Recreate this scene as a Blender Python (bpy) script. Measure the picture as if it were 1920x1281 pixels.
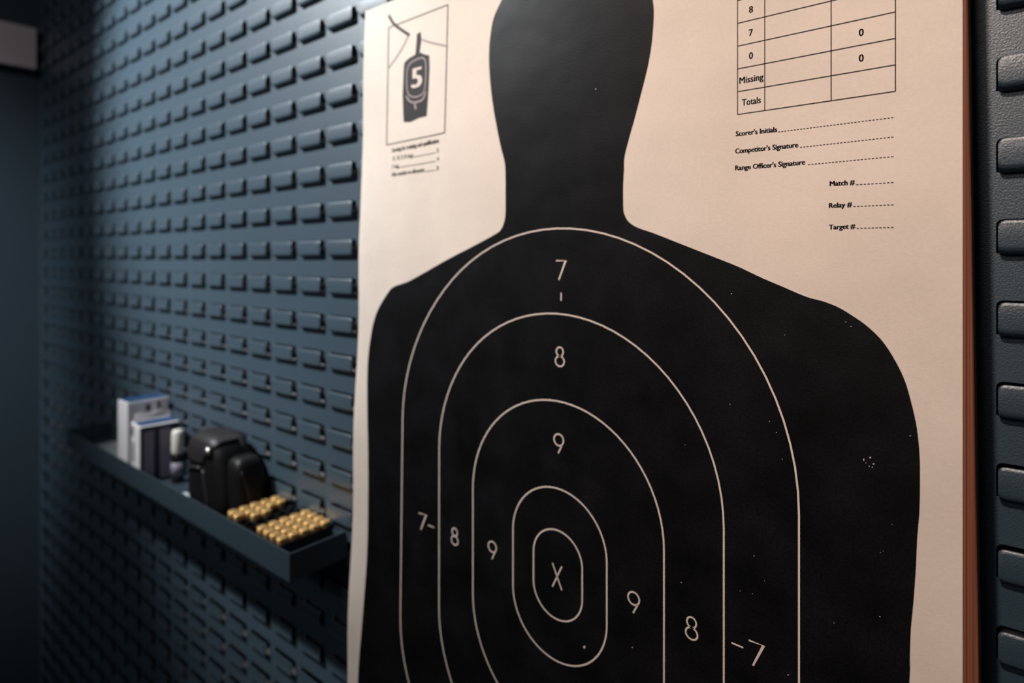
import bpy, bmesh, math, random
from mathutils import Vector, Matrix
from mathutils.geometry import tessellate_polygon
random.seed(4)
C = bpy.context.scene
for o in list(bpy.data.objects): bpy.data.objects.remove(o)
COL = C.collection

# ------------------------------------------------------------ camera
F_PX = 1157.0; TH = math.radians(39.4); CT, ST = math.cos(TH), math.sin(TH); HOR = 484.0
CZ = 1.55                                   # camera height above the floor
cam_d = bpy.data.cameras.new('camera'); cam = bpy.data.objects.new('camera', cam_d); COL.objects.link(cam)
cam.location = (0, 0, CZ); cam.rotation_euler = (math.pi/2, 0, TH)
cam_d.sensor_fit = 'HORIZONTAL'; cam_d.sensor_width = 36; cam_d.lens = 36*F_PX/1920
cam_d.shift_y = -(640.5-HOR)/1920; cam_d.clip_start = .01; cam_d.clip_end = 30
cam_d.dof.use_dof = True; cam_d.dof.focus_distance = .40; cam_d.dof.aperture_fstop = 4.0
C.camera = cam

# ------------------------------------------------------------ world, lights, exposure
w = bpy.data.worlds.new('world'); C.world = w; w.use_nodes = True
w.node_tree.nodes['Background'].inputs[0].default_value = (.55, .75, 1, 1)
w.node_tree.nodes['Background'].inputs[1].default_value = .02
C.view_settings.view_transform = 'Standard'; C.view_settings.look = 'None'
C.view_settings.gamma = 1; C.view_settings.use_curve_mapping = False; C.view_settings.exposure = 0
def spot(name, loc, target, power, col, size, blend, rad):
    l = bpy.data.lights.new(name, 'SPOT'); l.energy = power; l.color = col; l.spot_size = math.radians(size)
    l.spot_blend = blend; l.shadow_soft_size = rad
    o = bpy.data.objects.new(name, l); COL.objects.link(o); o.location = loc
    o.rotation_euler = (Vector(target)-Vector(loc)).to_track_quat('-Z', 'Y').to_euler(); return o
def area(name, loc, target, power, col, sx, sy):
    l = bpy.data.lights.new(name, 'AREA'); l.shape = 'RECTANGLE'; l.size = sx; l.size_y = sy; l.energy = power; l.color = col
    o = bpy.data.objects.new(name, l); COL.objects.link(o); o.location = loc
    o.rotation_euler = (Vector(target)-Vector(loc)).to_track_quat('-Z', 'Y').to_euler(); return o
spot('track_spot_left', (-1.28, -.38, CZ+1.05), (-1.02, .47, CZ+.44), 190, (.95, .98, 1), 64, .7, .03)
spot('track_spot_target', (-.24, -.55, CZ+1.05), (.08, .43, CZ+.18), 98, (1, .81, .70), 64, 1.0, .04)
spot('fill_spot_side', (-.9, -1.2, CZ+1.1), (-2.0, -.10, CZ+.10), 140, (.80, .92, 1), 38, 1.0, .05)  # unseen fill spot, added to lift the left wall and its fixture
area('fill_area', (-.35, -1.7, CZ+1.1), (-1.15, .4, CZ-.25), 7, (1, .95, .93), .5, .4)  # added soft fill for the right-facing sides in the tray, no real panel

# ------------------------------------------------------------ helpers
WALL_Y = .47; D = .43; TRAY_Y = .383
def P(x, y, Y=D):
    t = (x-960)/F_PX; Z = Y/(CT+t*ST); return Y*(t*CT-ST)/(CT+t*ST), (HOR-y)/F_PX*Z
def smooth(t):
    t = max(0, min(1, t)); return t*t*(3-2*t)
def bow(X, v):      # the loose lower left edge of the sheet curls off the board
    a = .006*smooth((.27-v)/.2) + .020*max(0, min(1.4, (.05-v)/.54))
    return a*smooth((-.42-X)/.16)**1.2 + .0015*math.sin(v*31+1)*smooth((-.5-X)/.08)
def PT(x, y):       # photograph position -> flat sheet coordinates, following the curl
    X, v = P(x, y)
    for _ in range(8):
        Y = D-bow(X, v); X, v = P(x, y, Y)
    return X, v

def mat(name, col, rough=.5, spec=.5, metal=0, bump=None, var=None, sheen=0, coat=0):
    m = bpy.data.materials.new(name); m.use_nodes = True; nt = m.node_tree; b = nt.nodes['Principled BSDF']
    b.inputs['Base Color'].default_value = (*col, 1); b.inputs['Roughness'].default_value = rough
    b.inputs['Specular IOR Level'].default_value = spec; b.inputs['Metallic'].default_value = metal
    b.inputs['Coat Weight'].default_value = coat
    b.inputs['Sheen Weight'].default_value = sheen; b.inputs['Sheen Roughness'].default_value = .5; b.inputs['Sheen Tint'].default_value = (.60, .82, 1, 1)
    tc = nt.nodes.new('ShaderNodeTexCoord')
    if var:
        for k, (sc, amt, det) in enumerate(var):
            n = nt.nodes.new('ShaderNodeTexNoise'); n.inputs['Scale'].default_value = sc; n.inputs['Detail'].default_value = det
            nt.links.new(tc.outputs['Object'], n.inputs['Vector'])
            r = nt.nodes.new('ShaderNodeMapRange'); r.inputs[1].default_value = .3; r.inputs[2].default_value = .7
            r.inputs[3].default_value = 1-amt; r.inputs[4].default_value = 1+amt
            nt.links.new(n.outputs['Fac'], r.inputs[0])
            mx = nt.nodes.new('ShaderNodeVectorMath'); mx.operation = 'SCALE'
            if k == 0: mx.inputs[0].default_value = col
            else: nt.links.new(prev.outputs[0], mx.inputs[0])
            nt.links.new(r.outputs[0], mx.inputs['Scale']); prev = mx
        nt.links.new(prev.outputs[0], b.inputs['Base Color'])
    if bump:
        last = None
        for sc, st, dist in bump:
            n = nt.nodes.new('ShaderNodeTexNoise'); n.inputs['Scale'].default_value = sc; n.inputs['Detail'].default_value = 2
            nt.links.new(tc.outputs['Object'], n.inputs['Vector'])
            bp = nt.nodes.new('ShaderNodeBump'); bp.inputs['Strength'].default_value = st; bp.inputs['Distance'].default_value = dist
            nt.links.new(n.outputs['Fac'], bp.inputs['Height'])
            if last: nt.links.new(last.outputs[0], bp.inputs['Normal'])
            last = bp
        nt.links.new(last.outputs[0], b.inputs['Normal'])
    return m
M = dict(
    louver=mat('blue_grey_powder_coat', (.015, .033, .049), .45, 1.0, bump=[(900, .45, .0006)], var=[(3, .06, 2)], sheen=.22),
    backing=mat('backing_sheet', (.22, .20, .20), .6),
    side=mat('side_wall_paint', (.045, .065, .085), .7, bump=[(500, .2, .0005)]),
    dark=mat('dark_ceiling_paint', (.010, .011, .013), .9),
    floor=mat('dark_floor', (.02, .022, .025), .6, var=[(8, .2, 4)]),
    fixture=mat('pale_grey_metal', (.80, .68, .70), .5),
    paper=mat('cream_paper', (.67, .585, .51), .85, .2, bump=[(14, .35, .004), (700, .25, .0003)], var=[(9, .07, 5), (350, .025, 2)]),
    ink=mat('black_ink', (.0040, .0040, .0048), .45, .22, bump=[(14, .35, .004), (700, .35, .0003)], var=[(24, .55, 7), (600, .35, 2)]),
    print=mat('print_ink', (.02, .018, .018), .7, .3),
    line=mat('unprinted_line', (.66, .56, .49), .85, .2),
    greyline=mat('grey_print', (.34, .28, .27), .8, .2),
    board=mat('brown_board', (.20, .08, .045), .75, .25, var=[(60, .15, 4)]),
    tray=mat('tray_powder_coat', (.035, .055, .070), .42, .5, bump=[(900, .3, .0004)]),
    brass=mat('brass_case', (.95, .62, .25), .55, .5, 1.0),
    primer=mat('primer', (.90, .66, .36), .5, .5, 1.0),
    black=mat('black_plastic', (.008, .008, .009), .45, .4),
    leather=mat('black_leather', (.005, .0045, .005), .48, .35, bump=[(220, .4, .0006)]),
    flap=mat('sheen_black_leather', (.020, .017, .019), .50, .4, bump=[(220, .4, .0006)]),  # same leather in a paler colour, imitating the sheen on the pouch top
    seam=mat('black_piping', (.030, .027, .030), .35, .6),
    silver=mat('silver_snap', (.85, .80, .74), .28, .5, 1.0),
    card=mat('white_card', (.82, .79, .80), .55, var=[(20, .04, 2)]),
    blue=mat('blue_card', (.02, .06, .15), .45),
    navy=mat('navy_card', (.010, .020, .055), .45),
    mauve=mat('grey_mauve_card', (.26, .23, .30), .5),
    printdark=mat('dark_brown_print', (.05, .035, .035), .6),
    white=mat('white_plastic', (.75, .70, .62), .4),
    glass=mat('dark_bottle', (.012, .010, .008), .15, .6),
    sheet=mat('pale_leaflet', (.62, .66, .68), .5),
)
# long vertical plies in the board's material
nt = M['board'].node_tree; b = nt.nodes['Principled BSDF']; tc = nt.nodes.new('ShaderNodeTexCoord')
mp = nt.nodes.new('ShaderNodeMapping'); mp.inputs['Scale'].default_value = (900, 420, 1.5); nt.links.new(tc.outputs['Object'], mp.inputs[0])
n = nt.nodes.new('ShaderNodeTexNoise'); n.inputs['Scale'].default_value = 1; n.inputs['Detail'].default_value = 3; nt.links.new(mp.outputs[0], n.inputs[0])
cr = nt.nodes.new('ShaderNodeValToRGB'); cr.color_ramp.elements[0].position = .35; cr.color_ramp.elements[0].color = (.095, .030, .017, 1)
cr.color_ramp.elements[1].position = .6; cr.color_ramp.elements[1].color = (.23, .078, .038, 1)
nt.links.new(n.outputs['Fac'], cr.inputs[0]); nt.links.new(cr.outputs[0], b.inputs['Base Color'])

def link(name, bm, m, parent=None, smooth_=False, loc=None):
    me = bpy.data.meshes.new(name)
    if isinstance(bm, tuple): me.from_pydata(*bm)
    else: bm.to_mesh(me); bm.free()
    if smooth_: me.polygons.foreach_set('use_smooth', [True]*len(me.polygons))
    for k in (m if isinstance(m, list) else [m]): me.materials.append(M[k])
    o = bpy.data.objects.new(name, me); COL.objects.link(o)
    if parent: o.parent = parent
    if loc: o.location = loc
    return o
def thing(name, label, cat, loc, group=None, rz=0):
    o = bpy.data.objects.new(name, None); COL.objects.link(o); o.location = loc; o.rotation_euler = (0, 0, rz)
    o.empty_display_size = .02; o['label'] = label; o['category'] = cat
    if group: o['group'] = group
    return o
def tag(o, label, cat, group=None):
    o['label'] = label; o['category'] = cat
    if group: o['group'] = group
    return o
def struct(o): o['kind'] = 'structure'; return o
def copy_tree(src):
    r = src.copy(); COL.objects.link(r)
    for ch in list(src.children):
        c = ch.copy(); COL.objects.link(c); c.parent = r
    return r
def box(bm, x0, x1, y0, y1, z0, z1, bev=0, mi=0):
    r = bmesh.ops.create_cube(bm, size=1)
    for v in r['verts']: v.co = Vector(((x0+x1)/2+v.co.x*(x1-x0), (y0+y1)/2+v.co.y*(y1-y0), (z0+z1)/2+v.co.z*(z1-z0)))
    fs = {f for v in r['verts'] for f in v.link_faces}
    for f in fs: f.material_index = mi
    if bev:
        es = list({e for v in r['verts'] for e in v.link_edges})
        bmesh.ops.bevel(bm, geom=es, offset=bev, segments=2, affect='EDGES', profile=.6)
    return bm
def boxbm(*a, **k): return box(bmesh.new(), *a, **k)
def lathe(prof, seg=20):
    bm = bmesh.new(); rings = []
    for r, z in prof:
        rings.append([bm.verts.new((r*math.cos(2*math.pi*k/seg), r*math.sin(2*math.pi*k/seg), z)) for k in range(seg)] if r > 1e-6 else [bm.verts.new((0, 0, z))])
    for a, b_ in zip(rings, rings[1:]):
        for k in range(seg):
            j = (k+1) % seg
            q = [a[k % len(a)], a[j % len(a)], b_[j % len(b_)], b_[k % len(b_)]]
            u = []
            for v in q:
                if v not in u: u.append(v)
            if len(u) > 2: bm.faces.new(u)
    bmesh.ops.recalc_face_normals(bm, faces=bm.faces); return bm

# ------------------------------------------------------------ the room shell
XL, XR = -2.006, 1.2; TOP = 1.40; BOT = -CZ; YB = -2.6
PX, PZ, TW, THH, TD, TT = .0681, .0485, .0528, .0205, .0068, .0012
def louvre_cell():
    """one cell of the pressed panel: sheet with a cut-out, and the lip bent out of it"""
    V, F = [], []
    r = .0035; us = [0, r*.15, r*.5, r, TW*.35, TW*.65, TW-r, TW-r*.5, TW-r*.15, TW]
    def corner(u):
        e = min(u, TW-u)
        return 0 if e >= r else r-math.sqrt(max(0, r*r-(r-e)**2))
    ts = [0, .02, .05, .10, .45, .74, .80, .86, .91, .95, 1.0]
    def dep(t):
        if t < .10: return TD-.0008*(1-t/.10)**2
        if t < .74: return TD
        a = (t-.74)/.26; return TD*math.sqrt(max(0, 1-a**2.2))
    def grid(back):
        base = len(V)
        for t in ts:
            for u in us:
                c_ = corner(u); z = -c_*.9 - t*(THH-1.6*c_); d = dep(t)
                if back: d = max(d-TT, -TT); 
                uu = u
                V.append((uu, -d, z))
        n = len(us)
        for i in range(len(ts)-1):
            for j in range(n-1):
                a = base+i*n+j; q = (a, a+n, a+n+1, a+1)
                F.append(q if not back else q[::-1])
        return base
    f0 = grid(False); b0 = grid(True); n = len(us); m = len(ts)
    rim = [(0, j) for j in range(n)]+[(i, n-1) for i in range(1, m)]
    lft = [(i, 0) for i in range(m-1, -1, -1)]
    path = lft+rim[1:]
    base = len(V)
    for i, j in path: V.append(V[f0+i*n+j])
    for i, j in path: V.append(V[b0+i*n+j])
    L = len(path)
    for k in range(L-1): F.append((base+k, base+k+1, base+L+k+1, base+L+k))
    nsm = (len(ts)-1)*(n-1)*2
    # panel sheet with hole: cell spans u -gx..PX-gx, z +gz..gz-PZ
    g = .0011; gx = (PX-TW)/2; gz = .012
    hole = []
    rr = r
    zt, zb = g, -THH+.0012
    for a in (180, 150, 120, 90): hole.append((-g+rr+rr*math.cos(math.radians(a)), zt-rr+rr*math.sin(math.radians(a))))
    right = []
    for a in (90, 60, 30, 0): right.append((TW+g-rr+rr*math.cos(math.radians(a)), zt-rr+rr*math.sin(math.radians(a))))
    base = len(V)
    lb = (-g, zb); rb = (TW+g, zb); mid = TW/2
    halfL = [(-gx, gz), (-gx, gz-PZ), (mid, gz-PZ), (mid, zb), lb]+hole+[(mid, zt), (mid, gz)]
    halfR = [(PX-gx, gz), (mid, gz), (mid, zt)]+right+[rb, (mid, zb), (mid, gz-PZ), (PX-gx, gz-PZ)]
    for h in (halfL, halfR):
        b0_ = len(V)
        for u, z in h: V.append((u, 0, z))
        F.append(tuple(range(b0_, b0_+len(h))))
    # thickness of the cut-out's edge
    loop = [lb]+hole+right+[rb]
    b0_ = len(V)
    for u, z in loop: V.append((u, 0, z))
    for u, z in loop: V.append((u, TT, z))
    L = len(loop)
    for k in range(L-1): F.append((b0_+k, b0_+L+k, b0_+L+k+1, b0_+k+1))
    return V, F, nsm
cv, cf, nsm = louvre_cell()
VT0 = .0222; XE0 = P(658.5, 484, WALL_Y-.0068)[0]-TW
V, F, S = [], [], []
i0 = math.ceil((XL-XE0)/PX+.1); cols = range(i0, i0+43)
rows = range(-31, 27)
for i in cols:
    for k in rows:
        ox = XE0+i*PX; oz = CZ+VT0+k*PZ; b0 = len(V)
        V += [(x+ox, WALL_Y+y, z+oz) for x, y, z in cv]
        F += [tuple(a+b0 for a in f) for f in cf]
        S += [q < nsm for q in range(len(cf))]
o = link('wall_back', (V, [], F), 'louver'); o.data.polygons.foreach_set('use_smooth', S); struct(o)
xr_end = XE0+(i0+42)*PX-(PX-TW)/2+PX
ztop = CZ+VT0+26*PZ+.012; zbot = CZ+VT0-31*PZ+.012-PZ
bm = boxbm(XL-.02, xr_end, WALL_Y+.016, WALL_Y+.03, 0, CZ+TOP, mi=1)
x_first = XE0+i0*PX-(PX-TW)/2
box(bm, XL-.02, x_first, WALL_Y, WALL_Y+.002, zbot, ztop)
box(bm, XL-.02, xr_end, WALL_Y, WALL_Y+.002, ztop, CZ+TOP)
if zbot > 0: box(bm, XL-.02, xr_end, WALL_Y, WALL_Y+.002, 0, zbot)
struct(link('trim_1', bm, ['louver', 'backing']))
struct(link('wall_left', boxbm(XL-.05, XL, YB, WALL_Y+.016, 0, CZ+TOP), 'side'))
struct(link('ceiling', boxbm(XL-.05, xr_end, YB, WALL_Y+.03, CZ+TOP, CZ+TOP+.05), 'dark'))
struct(link('floor', boxbm(XL-.05, xr_end, YB, WALL_Y+.03, -.05, 0), 'floor'))

# pale fixture high on the side wall
t = thing('wall_fixture', 'pale grey rectangular metal housing high on the dark side wall by the corner', 'fixture', (XL, .25, CZ+.49))
link('housing', boxbm(0, .035, -.42, .205, 0, .106, bev=.002), 'fixture', t)
link('shadow_strip', boxbm(0, .012, -.40, .195, -.006, 0), 'dark', t)  # dark strip standing in for the shadow beneath the housing

# ------------------------------------------------------------ backing board
bm = bmesh.new()
zt, zb = CZ+.262, CZ-.90
xr = lambda z: -.0245+.0022+(.0055/.385)*(CZ+.1455-z)*.93
pts = [(-.545, zt), (xr(zt), zt), (xr(zb), zb), (-.545, zb)]
fr = [bm.verts.new((x, D+.0012, z)) for x, z in pts]; bk = [bm.verts.new((x, D+.031, z)) for x, z in pts]
bm.faces.new(fr[::-1]); bm.faces.new(bk)
for k in range(4): bm.faces.new((fr[k], fr[(k+1) % 4], bk[(k+1) % 4], bk[k]))
bmesh.ops.recalc_face_normals(bm, faces=bm.faces)
bmesh.ops.bevel(bm, geom=[e for e in bm.edges], offset=.0006, segments=1, affect='EDGES')
tag(link('backing_board', bm, 'board'), 'reddish brown backing board behind the paper target, its edge showing on the right', 'board')

# ------------------------------------------------------------ the paper target
TGT = thing('shooting_target', 'large cream paper target with a black human silhouette, ring lines and a score table', 'paper target', (-.30, D, CZ))
def sheet_pt(X, v, off): return (X+.30, -bow(X, v)-off, v)
XSL, XSR, VST, VSB = PT(685, 22)[0], P(1805, 600)[0], .2765, -.87
bm = bmesh.new(); NX, NZ = 110, 90; g = []
for j in range(NZ+1):
    v = VST+(VSB-VST)*j/NZ
    xl = XSL
    g.append([bm.verts.new(sheet_pt(xl+(XSR-xl)*(i/NX)**1.0, v, 0)) for i in range(NX+1)])
for j in range(NZ):
    for i in range(NX): bm.faces.new((g[j][i], g[j+1][i], g[j+1][i+1], g[j][i+1]))
sh = link('paper_sheet', bm, 'paper', TGT, False)
so = sh.modifiers.new('thickness', 'SOLIDIFY'); so.thickness = .0004; so.offset = -1

def cuts(bm, step=.016):
    xs = [v.co.x for v in bm.verts]; zs = [v.co.z for v in bm.verts]
    a = min(xs)
    if a > -.40: return
    x = -.56
    while x < min(max(xs), -.38):
        bmesh.ops.bisect_plane(bm, geom=bm.verts[:]+bm.edges[:]+bm.faces[:], plane_co=(x, 0, 0), plane_no=(1, 0, 0)); x += step
    z = math.floor(min(zs)/.03)*.03
    while z < max(zs):
        bmesh.ops.bisect_plane(bm, geom=bm.verts[:]+bm.edges[:]+bm.faces[:], plane_co=(0, 0, z), plane_no=(0, 0, 1)); z += .03
def printed(name, bm, m, off, label=None, tri=True):
    if tri: bmesh.ops.triangulate(bm, faces=bm.faces[:])
    cuts(bm)
    for v in bm.verts: v.co = Vector(sheet_pt(v.co.x, v.co.z, off))
    for f in bm.faces:
        f.normal_update()
        if f.normal.y > 0: f.normal_flip()
    o = link(name, bm, m, TGT, False)
    if label: o['label'] = label
    return o
def catmull(pts, closed=True, sub=6):
    out = []; n = len(pts)
    for i in range(n if closed else n-1):
        p = [pts[(i+k) % n] if closed else pts[max(0, min(n-1, i+k))] for k in (-1, 0, 1, 2)]
        for s in range(sub):
            t = s/sub
            out.append(tuple(.5*((2*p[1][a])+(-p[0][a]+p[2][a])*t+(2*p[0][a]-5*p[1][a]+4*p[2][a]-p[3][a])*t*t+(-p[0][a]+3*p[1][a]-3*p[2][a]+p[3][a])*t**3) for a in (0, 1)))
    if not closed: out.append(pts[-1])
    return out
def poly(bm, pts):
    vs = [bm.verts.new((x, 0, z)) for x, z in pts]
    for t in tessellate_polygon([[v.co for v in vs]]):
        try: bm.faces.new([vs[i] for i in t])
        except ValueError: pass
def stroke(bm, pts, wd, closed=False, cap=True):
    n = len(pts); L, R = [], []
    for i in range(n):
        a = pts[(i-1) % n] if closed or i > 0 else pts[i]; b_ = pts[(i+1) % n] if closed or i < n-1 else pts[i]
        dx, dz = b_[0]-a[0], b_[1]-a[1]; l = math.hypot(dx, dz) or 1; nx, nz = -dz/l, dx/l
        k = 1
        if 0 < i < n-1 or closed:
            d1 = (pts[i][0]-a[0], pts[i][1]-a[1]); d2 = (b_[0]-pts[i][0], b_[1]-pts[i][1])
            m_ = math.hypot(*d1)*math.hypot(*d2)
            if m_ > 0:
                cs = max(-.6, min(1, (d1[0]*d2[0]+d1[1]*d2[1])/m_)); k = 1/math.sqrt((1+cs)/2)
        L.append(bm.verts.new((pts[i][0]+nx*wd/2*k, 0, pts[i][1]+nz*wd/2*k))); R.append(bm.verts.new((pts[i][0]-nx*wd/2*k, 0, pts[i][1]-nz*wd/2*k)))
    for i in range(n if closed else n-1):
        j = (i+1) % n; bm.faces.new((L[i], L[j], R[j], R[i]))
def pxs(pts): return [PT(*p) for p in pts]

sil = [(952,-22),(941,0),(925.6,34),(919,72),(917,109),(919,150),(924,194),(932,241),(939.7,278),(946.6,306),(948,334),(948,365),(948,392),(946.6,411),(939.7,430),(925.6,441),(885,463),(835,489),(785,517.5),(763,529),(738,538),(727,550),(711.6,575),(702,599),(696,627),(690.6,667.5),(688.8,708),(689,780),(690,840),(690.5,900),(690.2,943),(688.4,1037),(683.8,1108),(678.5,1176),(671,1281)]
silr = [(1705,1281),(1705.7,1249.5),(1707.7,1183),(1712.4,1132),(1717,1070),(1720,1007),(1724,957),(1725,898),(1724.5,859),(1721.4,820),(1715,781),(1699,720.6),(1680.6,680),(1655.6,641),(1627.5,613),(1599,592.5),(1571,576),(1543,565),(1512,556.6),(1468,538),(1427.5,520.6),(1383.8,500),(1333.8,480),(1274.4,456.6),(1227.5,438),(1196,427),(1179,416),(1171,402),(1168.8,389),(1168.5,350),(1170,319),(1171,295),(1178.8,262.5),(1191,219),(1203.8,169),(1214.7,125),(1222.5,78),(1226,28),(1224,0),(1215,-38),(1190,-70),(1150,-92),(1085,-98),(1020,-82),(977,-54)]
L_ = pxs(sil); R_ = pxs(silr)
low = [(-.552, -.56), (-.545, -.64), (-.53, -.72), (-.51, -.80), (-.50, -.84), (-.11, -.84), (-.10, -.80), (-.08, -.72), (-.065, -.62), (-.06, -.50), (-.057, -.40)]
outline = catmull(L_+low+R_)
bm = bmesh.new(); poly(bm, outline)
printed('silhouette', bm, 'ink', .00018, 'black head and shoulders silhouette')

CX, CV = -.3033, -.2693
def stadium(w_, h_, n=40):
    r = w_/2; s = h_/2-r; pts = []
    for k in range(n+1):
        a = math.pi*k/n; pts.append((CX+r*math.cos(a), CV+s+r*math.sin(a)))
    for k in range(1, 12): pts.append((CX-r, CV+s-2*s*k/12))
    for k in range(n+1):
        a = math.pi+math.pi*k/n; pts.append((CX+r*math.cos(a), CV-s+r*math.sin(a)))
    for k in range(1, 12): pts.append((CX+r, CV-s+2*s*k/12))
    return pts
for w_, h_ in ((.0505, .0758), (.097, .147), (.1955, .2955), (.2860, .4440), (.3850, .5890)):
    bm = bmesh.new(); stroke(bm, stadium(w_, h_), .00128, True); printed('scoring_ring', bm, 'line', .00036)

# thin outlined numerals between the rings
GH, GW, SW = .0163, .0098, .0012
def g7(x, z): return [([(x-GW*.5, z+GH/2), (x+GW*.5, z+GH/2), (x-GW*.22, z-GH/2)], False)]
def circ(x, z, rx, rz, a0=0, a1=360, n=22): return [(x+rx*math.cos(math.radians(a0+(a1-a0)*k/n)), z+rz*math.sin(math.radians(a0+(a1-a0)*k/n))) for k in range(n+(0 if a1-a0 == 360 else 1))]
def g8(x, z): return [(circ(x, z+GH*.26, GW*.36, GH*.235), True), (circ(x, z-GH*.235, GW*.46, GH*.265), True)]
def g9(x, z): return [(circ(x, z+GH*.2, GW*.5, GH*.3), True), ([(x+GW*.36, z-.003+GH*.16), (x-GW*.05, z-GH*.5)], False)]
def gx(x, z): return [([(x-GW*.5, z+GH*.62), (x+GW*.5, z-GH*.62)], False), ([(x+GW*.5, z+GH*.62), (x-GW*.5, z-GH*.62)], False)]
for fn, p in ((g7, (1052, 507)), (g8, (1050, 669)), (g9, (1048, 832)), (gx, (1045, 1081)), (g7, (792.5, 979)), (g8, (853, 1006)), (g9, (923.5, 1032)), (g9, (1188.5, 1130)), (g8, (1297, 1178)), (g7, (1418, 1228))):
    x, z = PT(*p); bm = bmesh.new()
    for pts, cl in fn(x, z): stroke(bm, pts, SW, cl)
    printed({'g7': 'ring_number', 'g8': 'ring_number', 'g9': 'ring_number', 'gx': 'center_mark'}[fn.__name__], bm, 'line', .00036)
for a, b_ in (((1052.5, 549), (1052.5, 564)), ((803, 984.5), (814, 989)), ((1372, 1205), (1394, 1214.5))):
    bm = bmesh.new(); stroke(bm, pxs([a, b_]), SW); printed('number_dash', bm, 'line', .00036)

# score table
tx = [PT(1383, 107)[0], PT(1434, 107)[0], PT(1558.5, 100)[0], PT(1679, 90)[0]]
bm = bmesh.new(); v0 = .0996; dv = .0158
for n_ in range(0, 11):
    stroke(bm, [(tx[0], v0+dv*n_), (tx[3], v0+dv*n_)], .0006)
for x in tx: stroke(bm, [(x, v0), (x, v0+dv*10)], .0006)
printed('score_table_lines', bm, 'print', .00018)
def text_bm(bm, s, p0, p1, cap, bold=.02, both=True):
    """write s with its baseline from p0 to p1 (sheet coordinates), capital height cap"""
    cu = bpy.data.curves.new('t', 'FONT'); cu.body = s; cu.size = 1; cu.resolution_u = 3
    ob = bpy.data.objects.new('t', cu); COL.objects.link(ob)
    bpy.context.view_layer.update(); dg = bpy.context.evaluated_depsgraph_get(); me = bpy.data.meshes.new_from_object(ob.evaluated_get(dg))
    xs = [v.co.x for v in me.vertices]; x0, x1 = min(xs)-bold, max(xs)+bold; sx = math.hypot(p1[0]-p0[0], p1[1]-p0[1])/(x1-x0); sz = cap/.72
    dx, dz = p1[0]-p0[0], p1[1]-p0[1]; l = math.hypot(dx, dz); ux, uz = dx/l, dz/l
    for kx in ((-bold, 0, bold) if bold else (0,)):
        base = [bm.verts.new((p0[0]+(v.co.x+kx-x0)*sx*ux, 0, p0[1]+(v.co.x+kx-x0)*sx*uz+v.co.y*sz)) for v in me.vertices]
        for f in me.polygons:
            try: bm.faces.new([base[i] for i in f.vertices])
            except ValueError: pass
    bpy.data.objects.remove(ob); bpy.data.curves.remove(cu); bpy.data.meshes.remove(me)
def text_px(bm, s, p0, p1, cap_px, bold=.02):
    a, b_ = PT(*p0), PT(*p1); c_ = PT(p0[0], p0[1]-cap_px)
    text_bm(bm, s, a, b_, c_[1]-a[1], bold)
def centre(bm, s, xc, vc, w_, h_, bold): text_bm(bm, s, (xc-w_/2, vc-h_/2), (xc+w_/2, vc-h_/2), h_, bold)
bm = bmesh.new()
xa = (tx[0]+tx[1])/2; xb = (tx[2]+tx[3])/2-.0006
for n_, s in ((4, '8'), (3, '7'), (2, '0'), (5, '9'), (6, '10'), (7, 'X')): centre(bm, s, xa, v0+dv*(n_+.5)-.0004, .0028*len(s), .0046, .03)
centre(bm, 'Missing', xa+.0002, v0+dv*1.5-.0004, .0163, .0046, .03)
centre(bm, 'Totals', xa+.0002, v0+dv*.5, .0128, .0046, .03)
for n_ in (3, 2): centre(bm, '0', xb, v0+dv*(n_-.5)+.0000, .0028, .0046, .03)
printed('score_table_text', bm, 'print', .00018)

bm = bmesh.new()
text_px(bm, "Scorer's Initials", (1379.5, 255.5), (1457.5, 247), 9.5, .045)
text_px(bm, "Competitor's Signature", (1378.5, 288), (1497, 276), 9.5, .045)
text_px(bm, "Range Officer's Signature", (1378.5, 319.5), (1510, 308.5), 9.5, .045)
text_px(bm, 'Match #', (1555.5, 349), (1603, 346), 9.5, .05)
text_px(bm, 'Relay #', (1554, 390), (1598, 387.5), 9.5, .05)
text_px(bm, 'Target #', (1554, 430.5), (1604, 428.5), 9.5, .05)
printed('signature_text', bm, 'print', .00018)
bm = bmesh.new()
for a, b_ in (((1459, 247.5), (1678, 220)), ((1500, 276.5), (1678, 256.5)), ((1515, 308.8), (1678, 293.3)), ((1605, 346.5), (1678, 342)), ((1600, 387.3), (1678, 384)), ((1606, 428.3), (1678, 426.2))):
    A, B = PT(*a), PT(*b_); L = math.hypot(B[0]-A[0], B[1]-A[1]); n_ = int(L/.00195)
    for k in range(n_):
        f0, f1 = k/n_, (k+.66)/n_
        stroke(bm, [(A[0]+(B[0]-A[0])*q, A[1]+(B[1]-A[1])*q) for q in (f0, f1)], .00045)
printed('signature_dashes', bm, 'print', .00018)

# small framed picture of a hanging target and the scoring note under it
bm = bmesh.new()
stroke(bm, pxs([(729, 52), (840, 9)]), .0011); stroke(bm, pxs([(725, 272), (834, 249)]), .0011)
stroke(bm, pxs([(729, 52), (725, 272)]), .0013); stroke(bm, pxs([(840, 9), (834, 249)]), .0013)
printed('picture_frame_line', bm, 'print', .00018)
bm = bmesh.new()
stroke(bm, catmull(pxs([(766, 66), (757, 85), (745, 105), (727, 130)]), False), .0022)
stroke(bm, catmull(pxs([(791, 74), (808, 80), (840, 87)]), False), .0020)
printed('picture_wire_shadow', bm, 'greyline', .00018)
bm = bmesh.new(); stroke(bm, catmull(pxs([(729, 29), (738, 44), (750, 54), (768, 66)]), False), .0032); printed('picture_wire', bm, 'print', .00019)
bm = bmesh.new()
poly(bm, pxs([(782,64),(789,60),(790,75),(787,98),(796,102),(805,104),(805.5,130),(803,180),(800,218),(786,221),(776,226),(769,229),(757,229),(755,180),(757,130),(758,118),(766,110),(779,102),(781,80)]))
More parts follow.
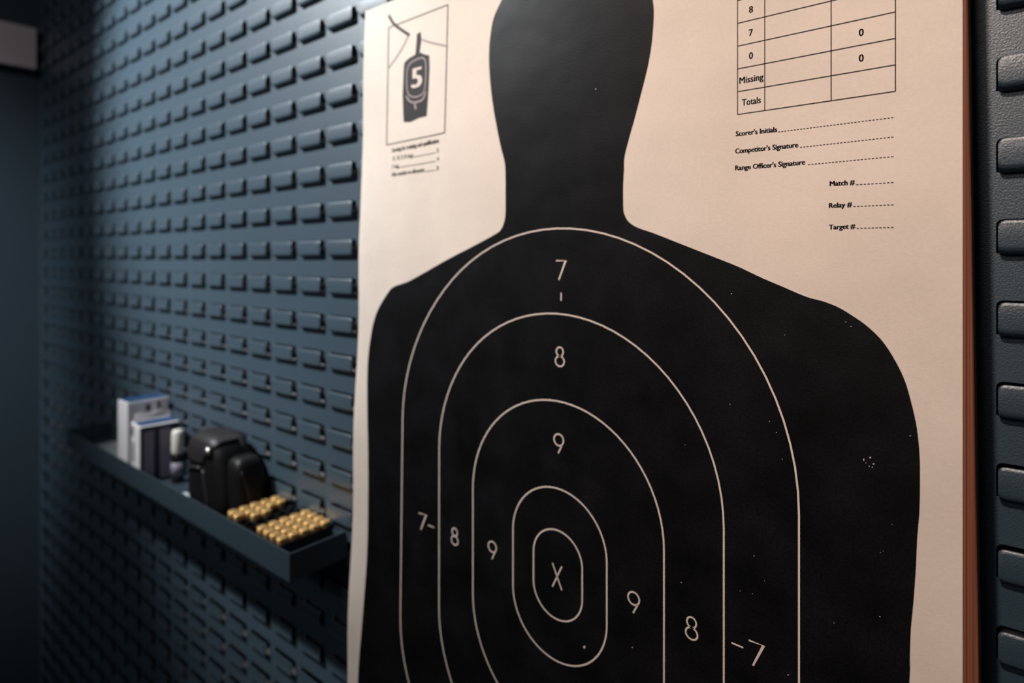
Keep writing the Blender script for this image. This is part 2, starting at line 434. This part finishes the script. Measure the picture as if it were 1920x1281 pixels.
printed('picture_silhouette', bm, 'print', .00018)
bm = bmesh.new()
stroke(bm, catmull(pxs([(771,117),(764,130),(763,160),(766,176),(776,182),(790,178),(797,165),(799,130),(797,112),(788,109),(771,117)]), False), .0014)
stroke(bm, catmull(pxs([(762,180),(769,190),(780,192),(793,186),(799,172)]), False), .0018)
stroke(bm, pxs([(778,195),(780,205)]), .0024)
printed('picture_ring', bm, 'greyline', .00030)
bm = bmesh.new(); text_px(bm, '5', (771.5, 166), (792, 161), 38, .04); printed('picture_number', bm, 'line', .00036)
bm = bmesh.new()
text_px(bm, 'Scoring for training and qualification', (735, 286), (823, 267.5), 8.5, .045)
text_px(bm, 'X, 10, 9, 8 rings', (736, 301.5), (775, 294.5), 8, .02)
text_px(bm, '5', (819, 286.5), (823, 285.7), 8, .02)
text_px(bm, '7 ring', (735, 317), (748, 314.5), 8, .02)
text_px(bm, '4', (819, 302), (823, 301.5), 8, .02)
text_px(bm, 'Hits outside on silhouette', (735, 331), (796, 322), 8, .03)
text_px(bm, '3', (818, 319.5), (822.5, 318.7), 8, .02)
for a, b_ in (((776, 294.5), (817, 286.5)), ((749, 314), (817, 302.5)), ((797, 322), (816, 319.5))):
    stroke(bm, pxs([a, b_]), .0006)
printed('scoring_note', bm, 'print', .00018)
# tiny unprinted flecks in the ink
bm = bmesh.new()
fl = [(1620,862,1.2,3),(1632,858,2,1.6),(1638,870,2.2,1.2),(1630,874,1.2,.9),(1636,876,1.4,1),(1624,868,.9,.8),(1707,817,1.1,1.1),(1650,1156,1.3,1.2),(1278,1092,1.3,1.1),(1414,1042,1,1),(1411,1113,1,.9),(1388,1108,.8,.8),(1434,1089,.7,.7),(1096,1213,2,3.4),(1117.5,167,.9,1.4),(1372,551,.9,.9),(1472,628,.8,.8),(1586,604,.9,.9),(1596,612,1,1),(1369,758,.9,.9),(1564,1168,.9,.9),(1478,1265,1.2,1.5),(1651,1036,.8,.8),(1656,1033,.7,.7),(1673,983,.8,.8),(1443,790,.8,.8),(1456,811,.8,.8),(1467,861,.7,.7),(1186,1214,1,1),(1285,834,.7,.7)]
for x, y, a, b_ in fl:
    bm = bmesh.new()
    poly(bm, [PT(x+a*math.cos(k*1.05)*random.uniform(.7, 1.1), y+b_*math.sin(k*1.05)*random.uniform(.7, 1.1)) for k in range(6)])
    printed('ink_fleck', bm, 'line', .00036)

# ------------------------------------------------------------ wall tray
TX0, TX1 = -1.452, -.6433; ZT, ZB = -.338, -.371
TRAY = thing('wall_tray', 'long shallow blue-grey metal tray hung on the louvred wall left of the target', 'tray', (TX1, WALL_Y, CZ+ZB))
def rel(bm):
    for v in bm.verts: v.co -= Vector((TX1, WALL_Y, CZ+ZB))
    return bm
TK = .0018; YBK = WALL_Y-.0078
link('tray_floor', rel(boxbm(TX0+TK, TX1-TK, TRAY_Y+TK, YBK-TK, CZ+ZB, CZ+ZB+TK)), 'tray', TRAY)
link('front_wall', rel(boxbm(TX0, TX1, TRAY_Y, TRAY_Y+TK, CZ+ZB, CZ+ZT, bev=.0004)), 'tray', TRAY)
link('back_wall', rel(boxbm(TX0, TX1, YBK-TK, YBK, CZ+ZB, CZ+ZT-.006, bev=.0004)), 'tray', TRAY)
link('end_wall', rel(boxbm(TX1-TK, TX1, TRAY_Y+TK, YBK-TK, CZ+ZB, CZ+ZT, bev=.0004)), 'tray', TRAY)
link('end_wall', rel(boxbm(TX0, TX0+TK, TRAY_Y+TK, YBK-TK, CZ+ZB, CZ+ZT, bev=.0004)), 'tray', TRAY)
FZ = CZ+ZB+TK

# ------------------------------------------------------------ cartridge rack and rounds
PC = .0150; cx0, cy0 = -.6823, .3960
hold = thing('cartridge_rack', 'black plastic rack holding brass rounds in the near end of the wall tray', 'cartridge rack', (-.746, .4265, FZ))
bm = bmesh.new(); rx0, rx1 = cx0-8*PC-.0082, cx0+.0082; ry0, ry1 = cy0-.0082, cy0+4*PC+.0082
RH = .029
def rb(x0, x1, y0, y1, z0, z1): box(bm, x0+.746, x1+.746, y0-.4265, y1-.4265, z0, z1)
rb(rx0, rx1, ry0, ry1, 0, .0016)
for k in range(10):
    x = rx0+.0007+(rx1-rx0-.0014)*k/9; rb(x-.0007, x+.0007, ry0, ry1, .0016, RH)
for k in range(6):
    y = ry0+.0007+(ry1-ry0-.0014)*k/5; rb(rx0, rx1, y-.0007, y+.0007, .0016, RH)
link('rack_grid', bm, 'black', hold)
r_ = .0064
first = thing('cartridge', 'x', 'cartridge', (0, 0, 0), 'brass cartridges standing in the rack')
link('case', lathe([(0, .0), (r_*.3, 0), (r_*.75, .004), (r_*.93, .010), (r_*.93, .0302), (r_*.80, .0308), (r_*.80, .0316), (r_, .0320), (r_, .0330), (r_*.93, .0334), (r_*.42, .0334), (r_*.42, .0331), (0, .0331)], 24), 'brass', first, False)
link('primer', lathe([(0, .0331), (r_*.36, .0331), (r_*.36, .0336), (r_*.26, .0338), (0, .0338)], 16), 'primer', first, False)
rowsn = ['nearest the tray front', 'second from the tray front', 'middle', 'second from the wall', 'nearest the wall']
colsn = {0: 'rightmost', 1: 'second rightmost', 2: 'third from right', 3: 'fourth from right', 6: 'partial gap-side', 7: 'second leftmost', 8: 'leftmost'}
used = False
for k in (0, 1, 2, 3, 6, 7, 8):
    for j in range(5):
        if k == 6 and j not in (1, 2): continue
        o = first if not used else copy_tree(first); used = True
        o.location = (cx0-PC*k+random.uniform(-.0002, .0002), cy0+PC*j+random.uniform(-.0002, .0002), FZ+.0016+random.uniform(0, .0004))
        o.rotation_euler = (0, 0, random.random()*6)
        o['label'] = 'brass cartridge in the %s column of the rack, %s%s' % (colsn[k], rowsn[j], ' row' if j == 2 else '')

# ------------------------------------------------------------ boxes, leaflet, bottle in the tray
def rel0(bm, c):
    for v in bm.verts: v.co -= Vector(c)
    return bm
c0 = (-1.194, .430, FZ)
t = thing('cardboard_box', 'tall white box with blue top, leftmost box standing in the wall tray', 'box', c0)
link('carton', boxbm(-.023, .023, -.034, .031, 0, .122, bev=.001), 'card', t)
link('lid_print', boxbm(-.0215, .0215, -.032, .029, .1218, .1226), 'blue', t, )
link('side_print', boxbm(.0228, .0234, -.006, .002, .103, .115), 'printdark', t)
link('side_print', boxbm(.0228, .0234, .013, .018, .099, .117), 'printdark', t)
c0 = (-1.128, .424, FZ)
t = thing('ammunition_box', 'white box with navy and grey striped end, in front of the tall white box', 'box', c0, rz=math.radians(-5))
link('carton', boxbm(-.025, .025, -.031, .030, 0, .094, bev=.003), 'card', t)
bm = boxbm(.0247, .0256, -.0295, .0285, .002, .092)
link('end_panel', bm, 'navy', t)
link('stripe', boxbm(.0254, .0260, -.025, -.010, .004, .085), 'mauve', t)
link('stripe', boxbm(.0254, .0260, -.001, .016, .004, .085), 'mauve', t)
link('lid_panel', boxbm(-.016, .022, -.029, .028, .0935, .0946), 'blue', t)
link('front_print', boxbm(-.017, -.008, -.0316, -.0308, .072, .088), 'printdark', t)
link('front_print', boxbm(-.012, -.004, -.0316, -.0308, .030, .062), 'printdark', t)
bm = bmesh.new(); n_ = 12; fr = []; bk = []
for k in range(n_+1):
    y = -.026+.058*k/n_; zt_ = .102+.003*math.sin(k*.9)
    fr.append((bm.verts.new((.0006+.002*math.sin(k*.5), y, 0)), bm.verts.new((.0006+.003*math.sin(k*.5), y, zt_))))
    bk.append((bm.verts.new((-.0006+.002*math.sin(k*.5), y, 0)), bm.verts.new((-.0006+.003*math.sin(k*.5), y, zt_))))
for k in range(n_):
    bm.faces.new((fr[k][0], fr[k+1][0], fr[k+1][1], fr[k][1])); bm.faces.new((bk[k][1], bk[k+1][1], bk[k+1][0], bk[k][0])); bm.faces.new((fr[k][1], fr[k+1][1], bk[k+1][1], bk[k][1]))
o = link('leaflet', bm, 'card', loc=(-1.162, .428, FZ)); tag(o, 'folded white leaflet wedged upright between the tall white box and the striped box', 'leaflet')
bx, _ = P(333, 484, .436)
t = thing('solvent_bottle', 'small dark bottle with white cap beside the striped box in the tray', 'bottle', (bx, .436, FZ))
link('bottle_body', lathe([(0, 0), (.0088, 0), (.0095, .002), (.0095, .040), (.007, .047), (.0055, .049), (.0055, .052), (0, .052)]), 'glass', t, True)
link('cap', lathe([(0, .048), (.0088, .048), (.0092, .050), (.0090, .082), (.0072, .086), (0, .0865)]), 'white', t, True)
link('bottle_label', lathe([(.0096, .012), (.00985, .012), (.00985, .034), (.0096, .034)]), 'mauve', t, True)
bm = bmesh.new(); N = 10
for s_ in (0, 1):
    pass
g = [[bm.verts.new((-.075+.15*i/N, -.034+.066*j/4, .0014+.0016*math.sin(i*.8)*(j/4))) for i in range(N+1)] for j in range(5)]
for j in range(4):
    for i in range(N): bm.faces.new((g[j][i], g[j][i+1], g[j+1][i+1], g[j+1][i]))
bmesh.ops.solidify(bm, geom=bm.faces[:], thickness=.0008)
o = link('paper_leaflet', bm, 'sheet', loc=(-1.33, .424, FZ)); tag(o, 'pale leaflet lying flat at the far left end of the tray', 'leaflet')
px, py = PF_ = (-.985, .413)
bm = boxbm(-.014, .014, -.009, .009, 0, .006, bev=.0015)
o = link('patch_packet', bm, 'sheet', loc=(px, py, FZ)); o.rotation_euler = (0, 0, .25); tag(o, 'tiny pale packet lying against the foot of the black pouch', 'packet')

# ------------------------------------------------------------ black pouch
PO = thing('leather_pouch', 'black rounded leather pouch with a silver snap standing in the middle of the tray', 'pouch', (-.893, .4245, FZ))
def superbody(w_, d_, h_, top=.72, n=40, m=24, lean=0, e=3.2):
    bm = bmesh.new(); R = []
    for j in range(m+1):
        t = j/m; z = h_*(1-math.cos(math.pi*t))/2
        zz = z/h_
        k = (1-abs(2*zz-1)**6)**(1/3.2) if 0 < j < m else 0
        sc = 1-(1-top)*zz**1.6
        R.append([bm.verts.new((w_/2*sc*k*math.copysign(abs(math.cos(2*math.pi*i/n))**(2/e), math.cos(2*math.pi*i/n))+lean*zz, d_/2*(1-.12*zz)*k*math.copysign(abs(math.sin(2*math.pi*i/n))**(2/e), math.sin(2*math.pi*i/n)), z)) for i in range(n)])
    for a, b_ in zip(R, R[1:]):
        for i in range(n): bm.faces.new((a[i], a[(i+1) % n], b_[(i+1) % n], b_[i]))
    bmesh.ops.remove_doubles(bm, verts=bm.verts, dist=1e-5); bmesh.ops.recalc_face_normals(bm, faces=bm.faces)
    return bm
link('body', superbody(.118, .066, .116, .74, lean=-.012), 'leather', PO, True)
def body_pt(a, zz, w_=.118, d_=.066, h_=.116, top=.74, lean=-.012, e=3.2, off=.0):
    k = (1-abs(2*zz-1)**6)**(1/3.2); sc = 1-(1-top)*zz**1.6; a = math.radians(a)
    return Vector(((w_/2+off)*sc*k*math.copysign(abs(math.cos(a))**(2/e), math.cos(a))+lean*zz, (d_/2+off)*(1-.12*zz)*k*math.copysign(abs(math.sin(a))**(2/e), math.sin(a)), h_*zz))
def tube(bm, pts, r, seg=8, closed=False):
    R = []; n = len(pts)
    for i, p in enumerate(pts):
        q = Vector(pts[(i+1) % n] if closed or i < n-1 else p)-Vector(pts[i-1] if closed or i else p)
        q.normalize(); u = q.cross(Vector((.1, .2, 1))).normalized(); v = q.cross(u)
        R.append([bm.verts.new(Vector(p)+r*(math.cos(2*math.pi*k/seg)*u+math.sin(2*math.pi*k/seg)*v)) for k in range(seg)])
    for i in range(n if closed else n-1):
        a, b_ = R[i], R[(i+1) % n]
        for k in range(seg): bm.faces.new((a[k], a[(k+1) % seg], b_[(k+1) % seg], b_[k]))
    if not closed: bm.faces.new(R[0][::-1]); bm.faces.new(R[-1])
    bmesh.ops.recalc_face_normals(bm, faces=bm.faces)
# flap: a second skin over the top and the upper front
bm = superbody(.122, .070, .1185, .75, n=56, m=40, lean=-.012)
kill = [v for v in bm.verts if v.co.z < (.074+.05*smooth((v.co.x-.0)/.05) if v.co.y < .01 else .096)]
bmesh.ops.delete(bm, geom=kill, context='VERTS')
bmesh.ops.solidify(bm, geom=bm.faces[:], thickness=.0012)
link('flap', bm, 'flap', PO, True)
bm = bmesh.new()
tube(bm, [body_pt(a, .955-.02*abs(math.sin(math.radians(a))), off=.0022) for a in range(0, 360, 10)], .0023, closed=True)
link('piping', bm, 'seam', PO, True)
bm = bmesh.new(); tube(bm, [body_pt(278+14*(z_), .62-.58*z_, off=.0005) for z_ in [k/10 for k in range(11)]], .0017)
link('seam', bm, 'seam', PO, True)
bm = bmesh.new(); tube(bm, [body_pt(225+50*k/10, .50+.14*k/10, off=.0025) for k in range(11)], .0018)
link('strap_edge', bm, 'seam', PO, True)
sp = body_pt(297, .85, off=.0025)
bm = lathe([(.0062, 0), (.0064, .0012), (.0052, .0030), (.0030, .0040), (0, .0043)], 20)
o = link('snap', bm, 'silver', PO, True); o.location = sp; o.rotation_euler = (math.radians(82), 0, math.radians(0)); o['label'] = 'silver snap button'
bm = superbody(.046, .048, .092, .82, lean=-.006)
for v in bm.verts: v.co += Vector((.056, .008, .0))
link('side_pocket', bm, 'leather', PO, True)
bm = bmesh.new(); tube(bm, [(.0775, -.010+.002*k, .078-.0068*k) for k in range(9)], .0012); link('pocket_seam', bm, 'seam', PO, True)

C.view_layers[0].update()
